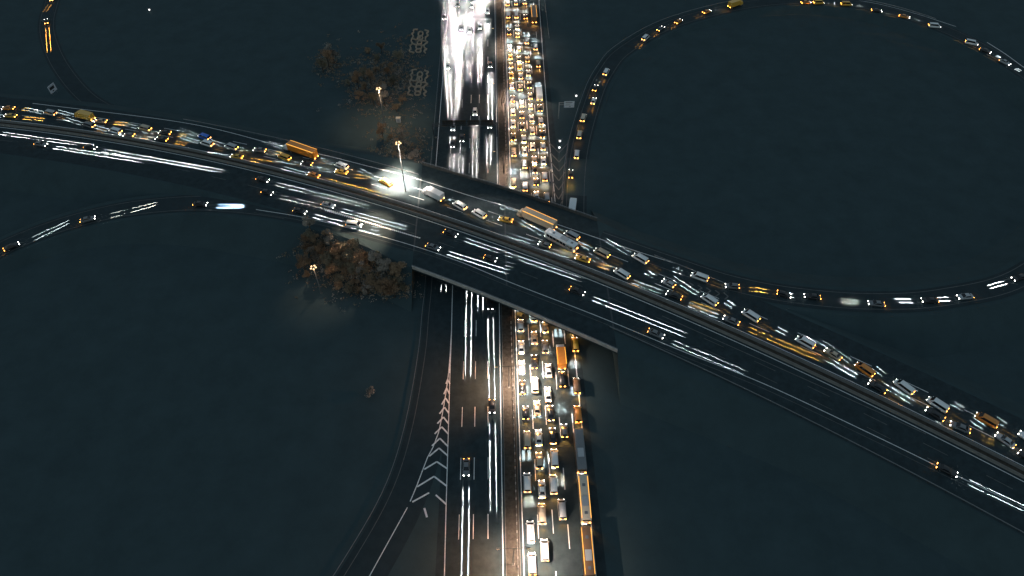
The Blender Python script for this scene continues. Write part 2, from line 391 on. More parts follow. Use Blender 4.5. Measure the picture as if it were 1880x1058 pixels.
SPEC = dict(
    sedan=dict(st=[(-2.36, .66, .36, .78), (-2.28, .83, .26, .92), (-1.75, .9, .2, .98), (-.5, .92, .18, .96), (.95, .92, .18, .94), (1.8, .9, .2, .84), (2.2, .82, .26, .74), (2.37, .62, .34, .64)],
               b=(-1.8, 1.1, .82, .92), t=(-1.02, .22, .63, 1.45), wb=1.36, wr=.33),
    hatchback=dict(st=[(-2.0, .7, .36, .9), (-1.92, .84, .26, 1.0), (-1.4, .89, .2, 1.02), (.9, .89, .18, .97), (1.6, .87, .2, .88), (1.95, .8, .26, .76), (2.1, .6, .34, .66)],
                   b=(-1.9, 1.05, .8, .96), t=(-1.5, .15, .64, 1.5), wb=1.24, wr=.31),
    suv=dict(st=[(-2.34, .72, .42, 1.0), (-2.26, .88, .32, 1.1), (-1.6, .94, .28, 1.12), (1.0, .94, .26, 1.08), (1.8, .92, .28, 1.0), (2.2, .86, .34, .9), (2.36, .68, .42, .78)],
             b=(-2.24, 1.15, .86, 1.06), t=(-1.85, .3, .7, 1.72), wb=1.38, wr=.37),
    van=dict(st=[(-2.6, .8, .4, 1.15), (-2.54, .93, .3, 1.25), (-1.6, .97, .28, 1.25), (1.6, .97, .28, 1.2), (2.3, .93, .3, 1.05), (2.6, .82, .36, .9), (2.7, .66, .42, .78)],
             b=(-2.56, 2.1, .93, 1.15), t=(-2.45, 1.25, .8, 2.05), wb=1.6, wr=.34),
)
def car_parts(kind, colour):
    s = SPEC[kind]; parts = []
    B, T = frustum(s['b'], s['t'])
    def body():
        mb = MB(); mb.loft([sec(*q) for q in s['st']])
        fr = MB(); fr.loft([B, T]); join(mb, bevelled(fr, .07))
        for sg in (-1, 1):
            k = MB(); x = s['b'][1] - .25; k.box(x - .1, x + .1, sg * (s['b'][2] + .06) - (.14 if sg < 0 else 0), sg * (s['b'][2] + .06) + (.14 if sg > 0 else 0), s['b'][3] + .02, s['b'][3] + .17); join(mb, k)
        return mb.mesh('body', M[colour], True)
    parts.append(('body', cached((kind, colour), body)))
    def q(name, a, b, c, d, m):
        def f():
            mb = MB(); mb.face(quad_on([a, b, c, d], m)); return mb.mesh(name, M['glass'])
        return (name, cached((kind, name, a), f))
    parts += [q('windscreen', B[1], B[2], T[2], T[1], .1), q('rear_window', B[3], B[0], T[0], T[3], .12),
              q('side_window', B[0], B[1], T[1], T[0], .14), q('side_window', B[2], B[3], T[3], T[2], .14)]
    xf, xr = s['st'][-1][0], s['st'][0][0]; zf = s['st'][-1][3]; zr = s['st'][0][3]
    for sg in (-1, 1):
        def hl():
            mb = MB(); mb.box(xf - .22, xf - .02, sg * .62 - .17, sg * .62 + .17, zf - .13, zf + .06); return bevelled(mb, .03).mesh('headlight', M['head'])
        def tl():
            mb = MB(); mb.box(xr - .035, xr + .16, sg * .62 - .2, sg * .62 + .2, zr - .2, zr + .02); return bevelled(mb, .03).mesh('tail_light', M['tail'])
        parts += [('headlight', cached((kind, 'hl', sg), hl)), ('tail_light', cached((kind, 'tl', sg), tl))]
    parts += wheels(kind, s['wb'], .78, s['wr'])
    return parts
def wheels(kind, wb, hw, r, xs=None):
    out = []
    for x in (xs or (-wb, wb)):
        for sg in (-1, 1):
            def f():
                mb = MB(); n = 14
                mb.loft([[(x + r * math.cos(2 * math.pi * k / n), y, r + r * math.sin(2 * math.pi * k / n)) for k in range(n)] for y in (sg * hw - .12, sg * hw + .12)])
                mb.cur = 1; y = sg * (hw + .125)
                mb.face([(x + .6 * r * math.cos(2 * math.pi * k / n), y, r + .6 * r * math.sin(2 * math.pi * k / n)) for k in range(n)])
                return mb.mesh('wheel', [M['tyre'], M['rim']])
            out.append(('wheel', cached((kind, 'wheel', x, sg), f)))
    return out
def lamps(kind, xf, zf, xr, zr, y, w=.2):
    out = []
    for sg in (-1, 1):
        def hl():
            mb = MB(); mb.box(xf - .05, xf + .04, sg * y - w, sg * y + w, zf - .12, zf + .12); return bevelled(mb, .03).mesh('headlight', M['head'])
        def tl():
            mb = MB(); mb.box(xr - .04, xr + .05, sg * y - w, sg * y + w, zr - .14, zr + .14); return bevelled(mb, .03).mesh('tail_light', M['tail'])
        out += [('headlight', cached((kind, 'hl', sg), hl)), ('tail_light', cached((kind, 'tl', sg), tl))]
    return out
def truck_parts(kind, colour):
    L = 8.4 if kind == 'truck' else 14.5; h = 3.3 if kind == 'truck' else 3.8; xr, xf = -L / 2, L / 2
    def cab():
        mb = MB(); mb.loft([sec(xf - 2.0, 1.12, .5, 2.65), sec(xf - .9, 1.14, .45, 2.6), sec(xf - .35, 1.12, .45, 1.9), sec(xf, 1.08, .5, 1.5)]); return mb.mesh('cab', M['white' if colour in ('black', 'grey', 'orange') else colour], True)
    def box():
        mb = MB(); mb.box(xr, xf - 2.2, -1.22, 1.22, .95, h); return bevelled(mb, .06).mesh('cargo_box', M[colour])
    def chas():
        mb = MB(); mb.box(xr + .1, xf - .4, -.5, .5, .5, .92); mb.box(xr - .02, xr + .1, -1.15, 1.15, .5, .8); return mb.mesh('chassis', M['trim'])
    def ws():
        mb = MB(); mb.face([(xf - .33, -.95, 1.95), (xf - .33, .95, 1.95), (xf - .85, .9, 2.56), (xf - .85, -.9, 2.56)]); return mb.mesh('windscreen', M['glass'])
    def seam():
        mb = MB()
        for i in range(1, 6): x = xr + (xf - 2.2 - xr) * i / 6; mb.box(x - .03, x + .03, -1.18, 1.18, h, h + .025)
        return mb.mesh('roof_rib', M[colour])
    xs = (-L / 2 + 1.3, xf - 1.0) if kind == 'truck' else (-L / 2 + 1.2, -L / 2 + 2.5, xf - 3.4, xf - 1.0)
    p = [('cab', cached((kind, 'cab', colour), cab)), ('cargo_box', cached((kind, 'box', colour), box)), ('chassis', cached((kind, 'chas'), chas)), ('windscreen', cached((kind, 'ws'), ws)), ('roof_rib', cached((kind, 'rib', colour), seam))]
    if kind == 'trailer' or colour == 'orange':
        for sg in (-1, 1):
            def am():
                mb = MB(); mb.box(xr + .1, xf - 2.4, sg * 1.2 - .05, sg * 1.2 + .05, h - .1, h + .03)  # glowing strip added in place of an orange light trail
                return mb.mesh('amber_trail_strip', M['amber'])
            p.append(('amber_trail_strip', cached((kind, 'am', sg), am)))
    return p + lamps(kind, xf, .95, xr, 1.05, .85) + wheels(kind, 0, .98, .48, xs)
def bus_parts(kind, colour):
    L = 11.8; xr, xf = -L / 2, L / 2; h = 3.15
    def body():
        def r(x, w, z0, z1): return [(x, -w, z0), (x, -w, z1 - .3), (x, -w * .93, z1 - .07), (x, -w * .7, z1), (x, w * .7, z1), (x, w * .93, z1 - .07), (x, w, z1 - .3), (x, w, z0)]
        mb = MB(); mb.loft([r(xr, 1.18, .4, h - .1), r(xr + .15, 1.26, .35, h), r(xf - .5, 1.26, .35, h), r(xf - .12, 1.22, .4, h - .1), r(xf, 1.1, .5, 1.3)]); return mb.mesh('body', M[colour], True)
    def win(sg):
        def f():
            mb = MB()
            for i in range(8): x = xr + .6 + i * 1.3; mb.face([(x, sg * 1.272, 1.45), (x + 1.2, sg * 1.272, 1.45), (x + 1.2, sg * 1.272, 2.55), (x, sg * 1.272, 2.55)])
            return mb.mesh('side_window', M['glass'])
        return f
    def ws():
        mb = MB(); mb.face([(xf - .0, -1.02, 1.4), (xf - .0, 1.02, 1.4), (xf - .08, 1.05, 2.85), (xf - .08, -1.05, 2.85)]); return mb.mesh('windscreen', M['glass'])
    def rw():
        mb = MB(); mb.face([(xr - .012, .95, 1.9), (xr - .012, -.95, 1.9), (xr - .012, -.95, 2.7), (xr - .012, .95, 2.7)]); return mb.mesh('rear_window', M['glass'])
    def ac():
        mb = MB(); mb.box(-2.6, 0, -.8, .8, h - .02, h + .22); return bevelled(mb, .07).mesh('air_conditioner', M['silver'])
    def ha(x):
        def f():
            mb = MB(); mb.box(x, x + .75, -.38, .38, h - .02, h + .07); return bevelled(mb, .03).mesh('roof_hatch', M['grey'])
        return f
    p = [('body', cached((kind, colour), body)), ('side_window', cached((kind, 'w1'), win(1))), ('side_window', cached((kind, 'w2'), win(-1))), ('windscreen', cached((kind, 'ws'), ws)),
         ('rear_window', cached((kind, 'rw'), rw)), ('air_conditioner', cached((kind, 'ac'), ac)), ('roof_hatch', cached((kind, 'h1'), ha(2.6))), ('roof_hatch', cached((kind, 'h2'), ha(-4.6)))]
    if colour in ('brown', 'cream', 'orange'):
        for sg in (-1, 1):
            def am():
                mb = MB(); mb.box(xr + .3, xf - .6, sg * 1.12 - .05, sg * 1.12 + .05, h - .12, h + .02)  # added roof strip glows in place of the orange light lines
                return mb.mesh('amber_trail_strip', M['amber'])
            p.append(('amber_trail_strip', cached((kind, 'am', sg), am)))
    return p + lamps(kind, xf, .8, xr, 1.0, .95) + wheels(kind, 0, 1.05, .48, (-3.4, 3.2))
PROTO = {}
NAMES = dict(sedan='sedan', hatchback='hatchback', suv='suv', van='van', truck='box_truck', trailer='trailer_truck', bus='coach')
CATS = dict(sedan='car', hatchback='car', suv='car', van='van', truck='truck', trailer='truck', bus='bus')
HL = dict(sedan=2.37, hatchback=2.1, suv=2.36, van=2.7, truck=4.2, trailer=7.25, bus=5.9)
def make(kind, colour):
    k = (kind, colour)
    if k in PROTO: return copy_tree(PROTO[k])
    t = bpy.data.objects.new(NAMES[kind], None); C.objects.link(t); t.empty_display_size = .5
    for n, me in (car_parts if kind in SPEC else bus_parts if kind == 'bus' else truck_parts)(kind, colour): link(n, me, t)
    PROTO[k] = t; return t

# beam profile shaped to draw light trails: two bands on the road of even brightness between two distances, plus a soft pool between them
BEAM = {}
def beam_data(a, b, D0, D1, colour, power, band, pool, half=.72, h=.7):
    """one stretch a..b (metres ahead) of a light trail that reaches from D0 to D1"""
    key = (a, b, D0, D1, colour, power, band, pool, half)
    if key in BEAM: return BEAM[key]
    hi = math.atan(h / (a * (.75 if a == D0 else .8))); lo = math.atan(h / (b * 1.3)); dl = (hi + lo) / 2
    cone = min(R(80), math.hypot((hi - lo) / 2, math.atan((2.4 if pool else half + band) / (a * .75 + .2))) + R(1.2))
    norm = 2 * (a * b) / h                       # brightness of this stretch of the lamp, so that each light's wattage tells its true strength
    L = bpy.data.lights.new('beam', 'SPOT'); L.energy = power * norm; L.color = colour; L.spot_size = 2 * cone; L.spot_blend = 0; L.shadow_soft_size = .03
    L.use_nodes = True; t = L.node_tree; em = t.nodes['Emission']
    def m(op, a, b=None, c=None, clamp=False):
        n = t.nodes.new('ShaderNodeMath'); n.operation = op; n.use_clamp = clamp
        for i, q in enumerate((a, b, c)):
            if q is None: continue
            if isinstance(q, (int, float)): n.inputs[i].default_value = q
            else: t.links.new(q, n.inputs[i])
        return n.outputs[0]
    def smooth(v, e0, e1):
        n = t.nodes.new('ShaderNodeMapRange'); n.interpolation_type = 'SMOOTHSTEP'
        t.links.new(v, n.inputs[0]); n.inputs[1].default_value = e0; n.inputs[2].default_value = e1; return n.outputs[0]
    tc = t.nodes.new('ShaderNodeTexCoord'); sp = t.nodes.new('ShaderNodeSeparateXYZ'); t.links.new(tc.outputs['Normal'], sp.inputs[0])
    nx, nz = sp.outputs[0], sp.outputs[2]
    dd = m('MAXIMUM', m('ADD', m('MULTIPLY', nx, -math.cos(dl)), m('MULTIPLY', nz, -math.sin(dl))), .004)         # how far below the horizon
    D = m('DIVIDE', m('MULTIPLY', m('ADD', m('MULTIPLY', nx, math.sin(dl)), m('MULTIPLY', nz, -math.cos(dl))), h), dd)
    lat = m('ABSOLUTE', m('DIVIDE', m('MULTIPLY', sp.outputs[1], h), dd))
    off = m('ABSOLUTE', m('SUBTRACT', lat, half))
    bnd = m('MULTIPLY', m('SUBTRACT', 1.0, smooth(off, band * .55, band)), 1.0)
    pl = m('MULTIPLY', m('SUBTRACT', 1.0, smooth(lat, .6, 2.4)), pool)
    e0 = smooth(D, D0 * .8, D0 * 1.1) if a == D0 else smooth(D, a * .95, a * 1.05)
    e1 = m('SUBTRACT', 1.0, smooth(D, D1 * .93, D1) if b == D1 else smooth(D, b * .95, b * 1.05))
    rng = m('MULTIPLY', e0, e1)
    rng2 = m('MULTIPLY', rng, m('SUBTRACT', 1.0, smooth(D, D1 * .3, D1 * .9)))
    inv = m('DIVIDE', h * h / norm, m('POWER', dd, 3.0))
    st = m('MULTIPLY', m('ADD', m('MULTIPLY', bnd, rng), m('MULTIPLY', pl, rng2)), inv)
    t.links.new(st, em.inputs['Strength']); BEAM[key] = (L, dl); return BEAM[key]
def beam(root, kind, D1, colour=(1, .93, .86), power=1500, band=.2, pool=.0, back=False, D0=2.0, half=.72):
    D1 = max(6, round(D1 / 4) * 4) if D1 > 12 else max(5, round(D1))
    cuts = [D0] + [c for c in (9, 24) if D0 * 1.6 < c < D1 * .7] + [D1]
    for a, b in zip(cuts, cuts[1:]):
        L, dl = beam_data(a, b, D0, D1, colour, power, band, pool, half)
        o = bpy.data.objects.new('beam', L); C.objects.link(o); o.parent = root
        if back: o.location = (-HL[kind] - .08, 0, .7); o.rotation_euler = (0, R(-90) + dl, R(180))
        else: o.location = (HL[kind] + .08, 0, .7); o.rotation_euler = (0, R(-90) + dl, 0)
def brake(root, kind, power):                     # the plain wide glow of lit brake lamps
    key = ('brake', power)
    if key not in BEAM:
        L = bpy.data.lights.new('brake_glow', 'SPOT'); L.energy = power; L.color = (1, .42, .08); L.spot_size = R(125); L.spot_blend = .5; L.shadow_soft_size = .25; BEAM[key] = L
    o = bpy.data.objects.new('brake_glow', BEAM[key]); C.objects.link(o); o.parent = root; o.location = (-HL[kind] - .3, 0, .95); o.rotation_euler = (0, R(-90) + R(14), R(180))
U9 = ['first', 'second', 'third', 'fourth', 'fifth', 'sixth', 'seventh', 'eighth', 'ninth']
ORD = U9 + ['tenth', 'eleventh', 'twelfth', 'thirteenth', 'fourteenth', 'fifteenth', 'sixteenth', 'seventeenth', 'eighteenth', 'nineteenth']
for a, b in (('twentieth', 'twenty'), ('thirtieth', 'thirty'), ('fortieth', 'forty'), ('fiftieth', 'fifty'), ('sixtieth', 'sixty')): ORD += [a] + [b + '-' + q for q in U9]
WORD = dict(sedan='sedan', hatchback='hatchback', suv='high roofed car', van='van', truck='box truck', trailer='long trailer truck', bus='coach')
WHITE, WARM, ORANGE, COOL = (1, .95, .9), (1, .82, .66), (1, .42, .06), (.6, .8, 1)
OCC = []                                          # footprints, to keep two vehicles from standing in each other
def put(kind, colour, loc, rz, label, group):
    o = make(kind, colour); o.location = loc; o.rotation_euler = (0, 0, rz)
    return tag(o, label, CATS[kind], group)

# --- the queue: (lane, x, y, kind, colour) from the photograph, all heading away from the camera
s_, h_, u_, v_ = 'sedan', 'hatchback', 'suv', 'van'
below = {
    'innermost': [(953, 556, s_, 'white'), (956, 597, u_, 'white'), (957, 636, s_, 'white'), (958, 673, s_, 'white'), (959, 710, s_, 'black'), (965, 757, h_, 'black'), (968, 807, v_, 'champagne'), (968, 886, v_, 'white'), (974, 976, v_, 'white'), (977, 1035, v_, 'white')],
    'second': [(980, 578, v_, 'white'), (981, 619, s_, 'champagne'), (981, 663, s_, 'black'), (982, 706, v_, 'white'), (986, 748, s_, 'champagne'), (989, 802, s_, 'white'), (990, 845, u_, 'champagne'), (995, 897, s_, 'white'), (995, 943, v_, 'champagne'), (1000, 1010, v_, 'white')],
    'third': [(999, 562, s_, 'white'), (1001, 600, h_, 'champagne'), (1001, 636, u_, 'grey'), (1007, 679, s_, 'white'), (1006, 723, s_, 'white'), (1011, 757, s_, 'black'), (1015, 799, s_, 'black'), (1018, 841, v_, 'white'), (1016, 889, v_, 'white')],
    'fourth': [(1023, 577, s_, 'white'), (1030, 651, 'truck', 'orange'), (1031, 686, v_, 'black'), (1036, 790, h_, 'grey'), (1032, 935, v_, 'silver')],  # truck's orange paint stands for orange light on its rear
    'outermost': [(1049, 592, v_, 'white'), (1056, 632, v_, 'yellow'), (1059, 708, v_, 'brown'), (1061, 760, v_, 'orange'), (1065, 826, 'bus', 'grey'), (1073, 914, 'bus', 'cream'), (1079, 1012, 'bus', 'brown')]}
above = {
    'innermost': [(941, 360, s_, 'white'), (943, 335, v_, 'champagne'), (943, 279, v_, 'champagne'), (942, 250, s_, 'black'), (942, 226, s_, 'white'), (942, 205, u_, 'white'), (941, 180, s_, 'black'), (939.5, 156, s_, 'white'), (938.5, 137, s_, 'yellow'), (938, 119, h_, 'champagne'), (937, 103, h_, 'yellow'), (936, 86, s_, 'white'), (934.5, 58, s_, 'black'), (933, 28, v_, 'white'), (932, 6, v_, 'white')],
    'second': [(964, 342, v_, 'white'), (963, 301, v_, 'silver'), (963, 276, s_, 'white'), (962, 254, u_, 'white'), (959, 231, s_, 'black'), (958, 210, s_, 'black'), (958, 189, s_, 'white'), (955.5, 160, u_, 'champagne'), (956, 139, u_, 'white'), (954, 121, h_, 'yellow'), (952.5, 107, s_, 'champagne'), (952, 89, u_, 'white'), (950.5, 64, h_, 'champagne'), (949.5, 49, h_, 'white'), (948, 28, v_, 'white'), (947, 4, v_, 'white')],
    'third': [(985, 358, s_, 'white'), (984, 333, h_, 'black'), (982, 309, s_, 'black'), (981, 292, h_, 'champagne'), (978, 268, s_, 'white'), (977.5, 239, u_, 'white'), (976, 216, s_, 'white'), (974, 195, h_, 'white'), (973.5, 175, s_, 'champagne'), (972, 155, s_, 'black'), (970, 133, s_, 'white'), (968, 108, u_, 'champagne'), (967, 75, v_, 'silver'), (965, 30, h_, 'black'), (963, 2, s_, 'white')],
    'fourth': [(1004, 362, v_, 'silver'), (1000, 324, v_, 'white'), (998, 294, s_, 'white'), (997, 268, u_, 'white'), (995.5, 245, s_, 'black'), (993, 222, u_, 'white'), (991, 197, s_, 'black'), (990, 169, 'truck', 'white'), (988, 117, v_, 'champagne'), (983, 86, v_, 'white'), (980, 24, 'trailer', 'brown')]}
for where, T in (('below', below), ('above', above)):
    for lane, row in T.items():
        row = sorted(row, key=lambda q: q[1] if where == 'below' else -q[1]); last = None
        for i, (x, y, kind, colour) in enumerate(row):
            p = un(x, y, 1.0 if kind in SPEC else 2.2); p.z = .02
            half = HL[kind]
            if last is not None:                  # keep 0.8 m between bumpers
                if where == 'below': p.y = min(p.y, last - half - .8)
                else: p.y = max(p.y, last + half + .8)
            last = p.y - half if where == 'below' else p.y + half
            end = 'down from' if where == 'below' else 'up from'
            lab = f"{colour} {WORD[kind]} in the {lane} queue lane, {ORD[i]} {end} the flyover"
            o = put(kind, colour, p, R(90) + random.uniform(-.012, .012), lab, f'vehicles queueing {where} the flyover')
            gap = 7
            beam(o, kind, gap, WHITE if random.random() < .6 else WARM, 750, .5, .5, D0=3.2 if where == 'above' else 4.2)
            brake(o, kind, 900 if where == 'above' else 600)

# --- moving vehicles: (x, y) of the vehicle, (x, y) where its beam ends, kind, colour, beam
def mover(z, x, y, x2, y2, kind, colour, col, power=1500, band=.2, pool=0, zr=1.0):
    """vehicle at (x, y); the beam reaches (x2, y2); col None: no long beam. Orange beams fall behind the vehicle."""
    a = un(x, y, z + zr); a.z = z + .02; b = un(x2, y2, z); d = b - a; d.z = 0
    back = col is not None and col[2] < .2  # orange streak behind is added; tail lamps throw no such beam
    rz = math.atan2(d.y, d.x) + (math.pi if back else 0)
    return a, b, rz, d.length, back
def run(rows, z, place, group, key=lambda r: r[0], sect='from the left', tails=1):
    rows = sorted(rows, key=key)
    for i, r in enumerate(rows):
        x, y, x2, y2, kind, colour, col = r[:7]; kw = r[7] if len(r) > 7 else {}
        zz = kw.get('z', z)
        a, b, rz, L, back = mover(zz, x, y, x2, y2, kind, colour, col)
        lab = f"{colour} {WORD[kind]} {place}, {ORD[i]} {sect}"
        o = put(kind, colour, a, rz, lab, group)
        if 'pitch' in kw: o.rotation_euler.y = kw['pitch']
        if col is not None:
            beam(o, kind, max(6, L - HL[kind]), col, kw.get('p', 1700 if not back else 1900) * [.7, 1.0, 1.25][i % 3], kw.get('band', .2) * .62, kw.get('pool', 0), back=back, half=kw.get('half', .78), D0=kw.get('D0', 3.2))
        if not back and kw.get('tail', tails):
            beam(o, kind, 5, ORANGE, 60, .25, .15, back=True, D0=1.2)
        if z == ZF and (back or col is None):
            beam(o, kind, 11, WHITE, 1100, .12, 0, D0=1.6, half=.74)
t_, b_ = 'truck', 'bus'
far = [  # far carriageway: heading left. Bodies: target is any point ahead (left)
    (14, 197, 50, 201, s_, 'orange', ORANGE), (18, 211, 82, 220, s_, 'yellow', ORANGE), (92, 207, 60, 203, v_, 'silver', None),
    (156, 215, 130, 211, t_, 'yellow', None), (184, 221, 232, 228, s_, 'champagne', ORANGE), (163, 229, 135, 223, v_, 'grey', None), (212, 240, 182, 235, v_, 'white', None),
    (236, 247, 285, 254, h_, 'grey', ORANGE), (266, 235, 240, 231, v_, 'champagne', None), (302, 242, 340, 250, s_, 'black', ORANGE), (375, 251, 356, 247, v_, 'blue', None),
    (380, 263, 350, 257, v_, 'white', None), (425, 269, 398, 263, v_, 'silver', None), (296, 254, 342, 265, s_, 'black', ORANGE), (434, 286, 510, 301, s_, 'yellow', ORANGE), (476, 274, 504, 281, s_, 'grey', ORANGE),
    (522, 288, 500, 283, v_, 'yellow', None), (552, 279, 510, 268, 'trailer', 'orange', None), (563, 299, 602, 309, h_, 'black', ORANGE), (627, 304, 600, 297, v_, 'white', None),
    (626, 314, 680, 328, s_, 'yellow', ORANGE), (575, 320, 722, 364, s_, 'orange', ORANGE), (708, 334, 690, 328, v_, 'yellow', None), (795, 358, 765, 347, t_, 'white', None),
    (844, 377, 815, 364, v_, 'white', None), (880, 392, 855, 381, v_, 'white', None), (928, 402, 980, 416, s_, 'yellow', ORANGE), (985, 405, 940, 389, 'trailer', 'champagne', None),
    (1050, 432, 1020, 420, v_, 'silver', None), (1030, 444, 997, 430, b_, 'white', None), (1000, 448, 1066, 472, h_, 'grey', ORANGE), (1105, 464, 1070, 450, v_, 'champagne', None),
    (1176, 474, 1153, 465, v_, 'white', None), (1142, 502, 1117, 491, v_, 'white', None), (1070, 474, 1122, 494, s_, 'yellow', ORANGE), (1285, 508, 1240, 496, v_, 'white', WHITE),
    (1228, 519, 1192, 503, h_, 'silver', WHITE), (1238, 541, 1316, 574, s_, 'black', ORANGE), (1303, 550, 1285, 543, v_, 'white', None), (1343, 587, 1512, 662, s_, 'grey', ORANGE),
    (1379, 579, 1337, 557, v_, 'white', WHITE), (1479, 628, 1438, 610, v_, 'white', WHITE), (1530, 649, 1505, 638, s_, 'champagne', WHITE), (1588, 678, 1563, 666, v_, 'orange', None),
    (1612, 709, 1520, 660, s_, 'black', WHITE), (1660, 710, 1628, 692, v_, 'white', WHITE), (1722, 742, 1690, 727, v_, 'white', WHITE), (1718, 759, 1612, 701, s_, 'black', WHITE), (1764, 783, 1815, 809, s_, 'grey', ORANGE),
    (1812, 771, 1762, 748, v_, 'orange', WHITE), (1847, 807, 1809, 787, s_, 'silver', WHITE), (1890, 804, 1846, 781, s_, 'white', WHITE), (1890, 840, 1858, 824, s_, 'black', WHITE)]
run(far, ZF, 'heading left on the flyover', "vehicles on the flyover's far carriageway")
near = [  # near carriageway: heading right, headlights ahead
    (-22, 238, 175, 269, s_, 'black', WHITE), (165, 269, 404, 314, s_, 'black', WHITE), (74, 263, 267, 297, s_, 'grey', WHITE), (482, 328, 680, 381, s_, 'black', WHITE), (490, 352, 640, 391, h_, 'black', WHITE, dict(p=500)),
    (602, 375, 752, 421, s_, 'silver', WHITE, dict(band=.28)), (550, 386, 786, 452, s_, 'black', WHITE), (795, 452, 940, 502, s_, 'grey', WHITE), (827, 427, 1068, 514, s_, 'black', WHITE), (1060, 533, 1247, 611, s_, 'black', WHITE),
    (1205, 611, 1376, 688, s_, 'grey', WHITE), (1740, 862, 1885, 936, s_, 'black', WHITE), (900, 473, 945, 489, h_, 'black', WHITE, dict(p=350)), (650, 412, 678, 419, v_, 'white', WHITE)]
run(near, ZF, 'heading right on the flyover', "vehicles on the flyover's near carriageway", tails=0)
ramp_w = [(367, 373, 491, 382, s_, 'black', COOL, dict(z=6.4, p=2500, band=.35)), (160, 401, 280, 379, s_, 'grey', WARM, dict(z=4.4, pitch=-.03)), (20, 451, 137, 406, s_, 'black', WHITE, dict(z=2.9, pitch=-.03))]
run(ramp_w, 6, 'on the merging ramp left of the bridge', 'cars on the merging ramp', tails=0)
loop_low = [(1440, 539, 1390, 531, h_, 'black', ORANGE, dict(z=7)), (1492, 543, 1432, 540, s_, 'black', WHITE, dict(z=7, p=2600, band=.26)), (1610, 556, 1533, 551, s_, 'grey', WHITE, dict(z=6.8, p=2600, band=.26)), (1708, 550, 1637, 552, s_, 'black', WHITE, dict(z=6.6, p=2600, band=.26)),
            (1773, 543, 1708, 552, s_, 'silver', WHITE, dict(z=6.4, p=2600, band=.26)), (1872, 508, 1795, 534, s_, 'black', WHITE, dict(z=6.1, p=2600, band=.26)), (1345, 524, 1410, 535, h_, 'grey', ORANGE, dict(z=7))]
run(loop_low, 6.5, 'on the lower arc of the right hand loop', 'cars on the loop ramp', tails=0)
up = [(1051, 381, 1054, 360, t_, 'white', None, dict(z=0)), (1048, 318, 1046, 352, s_, 'black', ORANGE, dict(z=0)), (1059, 283, 1061, 268, v_, 'white', None, dict(z=0)), (1064, 247, 1067, 235, v_, 'cream', None, dict(z=.1)), (1071, 216, 1076, 204, v_, 'cream', None, dict(z=.2)),
      (1090, 184, 1096, 170, s_, 'white', None, dict(z=.3)), (1093, 160, 1099, 148, s_, 'black', WHITE, dict(z=.4, p=300)), (1113, 132, 1120, 122, v_, 'white', None, dict(z=.6)), (1185, 69, 1196, 61, v_, 'white', None, dict(z=1.2)), (1213, 51, 1224, 46, s_, 'grey', WHITE, dict(z=1.4, p=200)),
      (1246, 38, 1262, 31, s_, 'orange', None, dict(z=1.5)), (1298, 20, 1322, 14, s_, 'orange', WHITE, dict(z=1.8)), (1350, 9, 1372, 5, t_, 'yellow', None, dict(z=2)),
      (1480, 3, 1513, 4, s_, 'orange', WHITE, dict(z=2.7)), (1503, 4, 1536, 6, v_, 'yellow', WHITE, dict(z=2.8)), (1554, 7, 1580, 11, v_, 'yellow', WHITE, dict(z=3)), (1610, 18, 1642, 25, s_, 'black', WHITE, dict(z=3.2)),
      (1661, 29, 1687, 38, s_, 'orange', WHITE, dict(z=3.4)), (1716, 47, 1730, 52, v_, 'white', None, dict(z=3.6)), (1784, 78, 1798, 85, v_, 'white', None, dict(z=3.9)), (1810, 92, 1836, 106, s_, 'black', WHITE, dict(z=4)), (1846, 113, 1875, 132, s_, 'silver', WHITE, dict(z=4.2, band=.35))]
for i, r in enumerate(up): pass
run(up, 2, 'on the right hand loop, counting up from the bridge', 'cars on the loop ramp', key=lambda r: r[0] if r[1] < 240 else 1040 - r[1] / 100, sect='in line')
run([(84, 38, 90, 92, s_, 'black', ORANGE, dict(p=500)), (96, -4, 82, 22, s_, 'grey', ORANGE, dict(p=250)), (86, 58, 100, 92, h_, 'black', ORANGE, dict(p=400))][:2], 0, 'with amber tail lights on the curve at top left', 'cars on the top left curve')
onc = [  # oncoming carriageway, above the flyover: bright beams towards the camera
    (813, -20, 822, 120), (815, 30, 826, 215), (829, -30, 833, 95), (840, 8, 832, 150), (847, 50, 837, 224), (853, -20, 851, 90), (862, 55, 861, 170), (881, -25, 881, 70), (881, 48, 881, 157),
    (893, -30, 893, 40), (895, 20, 894, 70), (900, 118, 900, 222), (832, 232, 829, 264), (848, 252, 845, 330), (872, 205, 871, 330), (899, 228, 897, 305), (822, 120, 826, 214), (831, 262, 829, 318), (866, 10, 866, 110), (872, -30, 871, 40)]
onc = [(*q, [s_, s_, u_, h_][i % 4], ['silver', 'black', 'white', 'grey'][i % 4], WHITE, dict(p=520, pool=.13 if q[1] < 110 else .08, band=.22)) for i, q in enumerate(onc)]
run(onc, 0, 'coming down the bright carriageway above the flyover', 'oncoming vehicles above the flyover', key=lambda r: r[1], sect='from the top', tails=0)
onc2 = [(861.5, 508, 859, 699, s_, 'black', WHITE), (882, 505, 882, 578, s_, 'grey', WHITE), (900, 556, 904, 760, s_, 'black', WHITE), (903.5, 745, 906, 928, h_, 'black', WHITE), (856, 857, 853, 1075, s_, 'grey', WHITE), (816, 497, 815, 522, s_, 'silver', WHITE)]
run(onc2, 0, 'coming down the dark carriageway below the flyover', 'oncoming vehicles below the flyover', key=lambda r: r[1], sect='from the bridge', tails=0)
run([(936, 560, 936, 545, v_, 'white', None)][:0], 0, '', '')

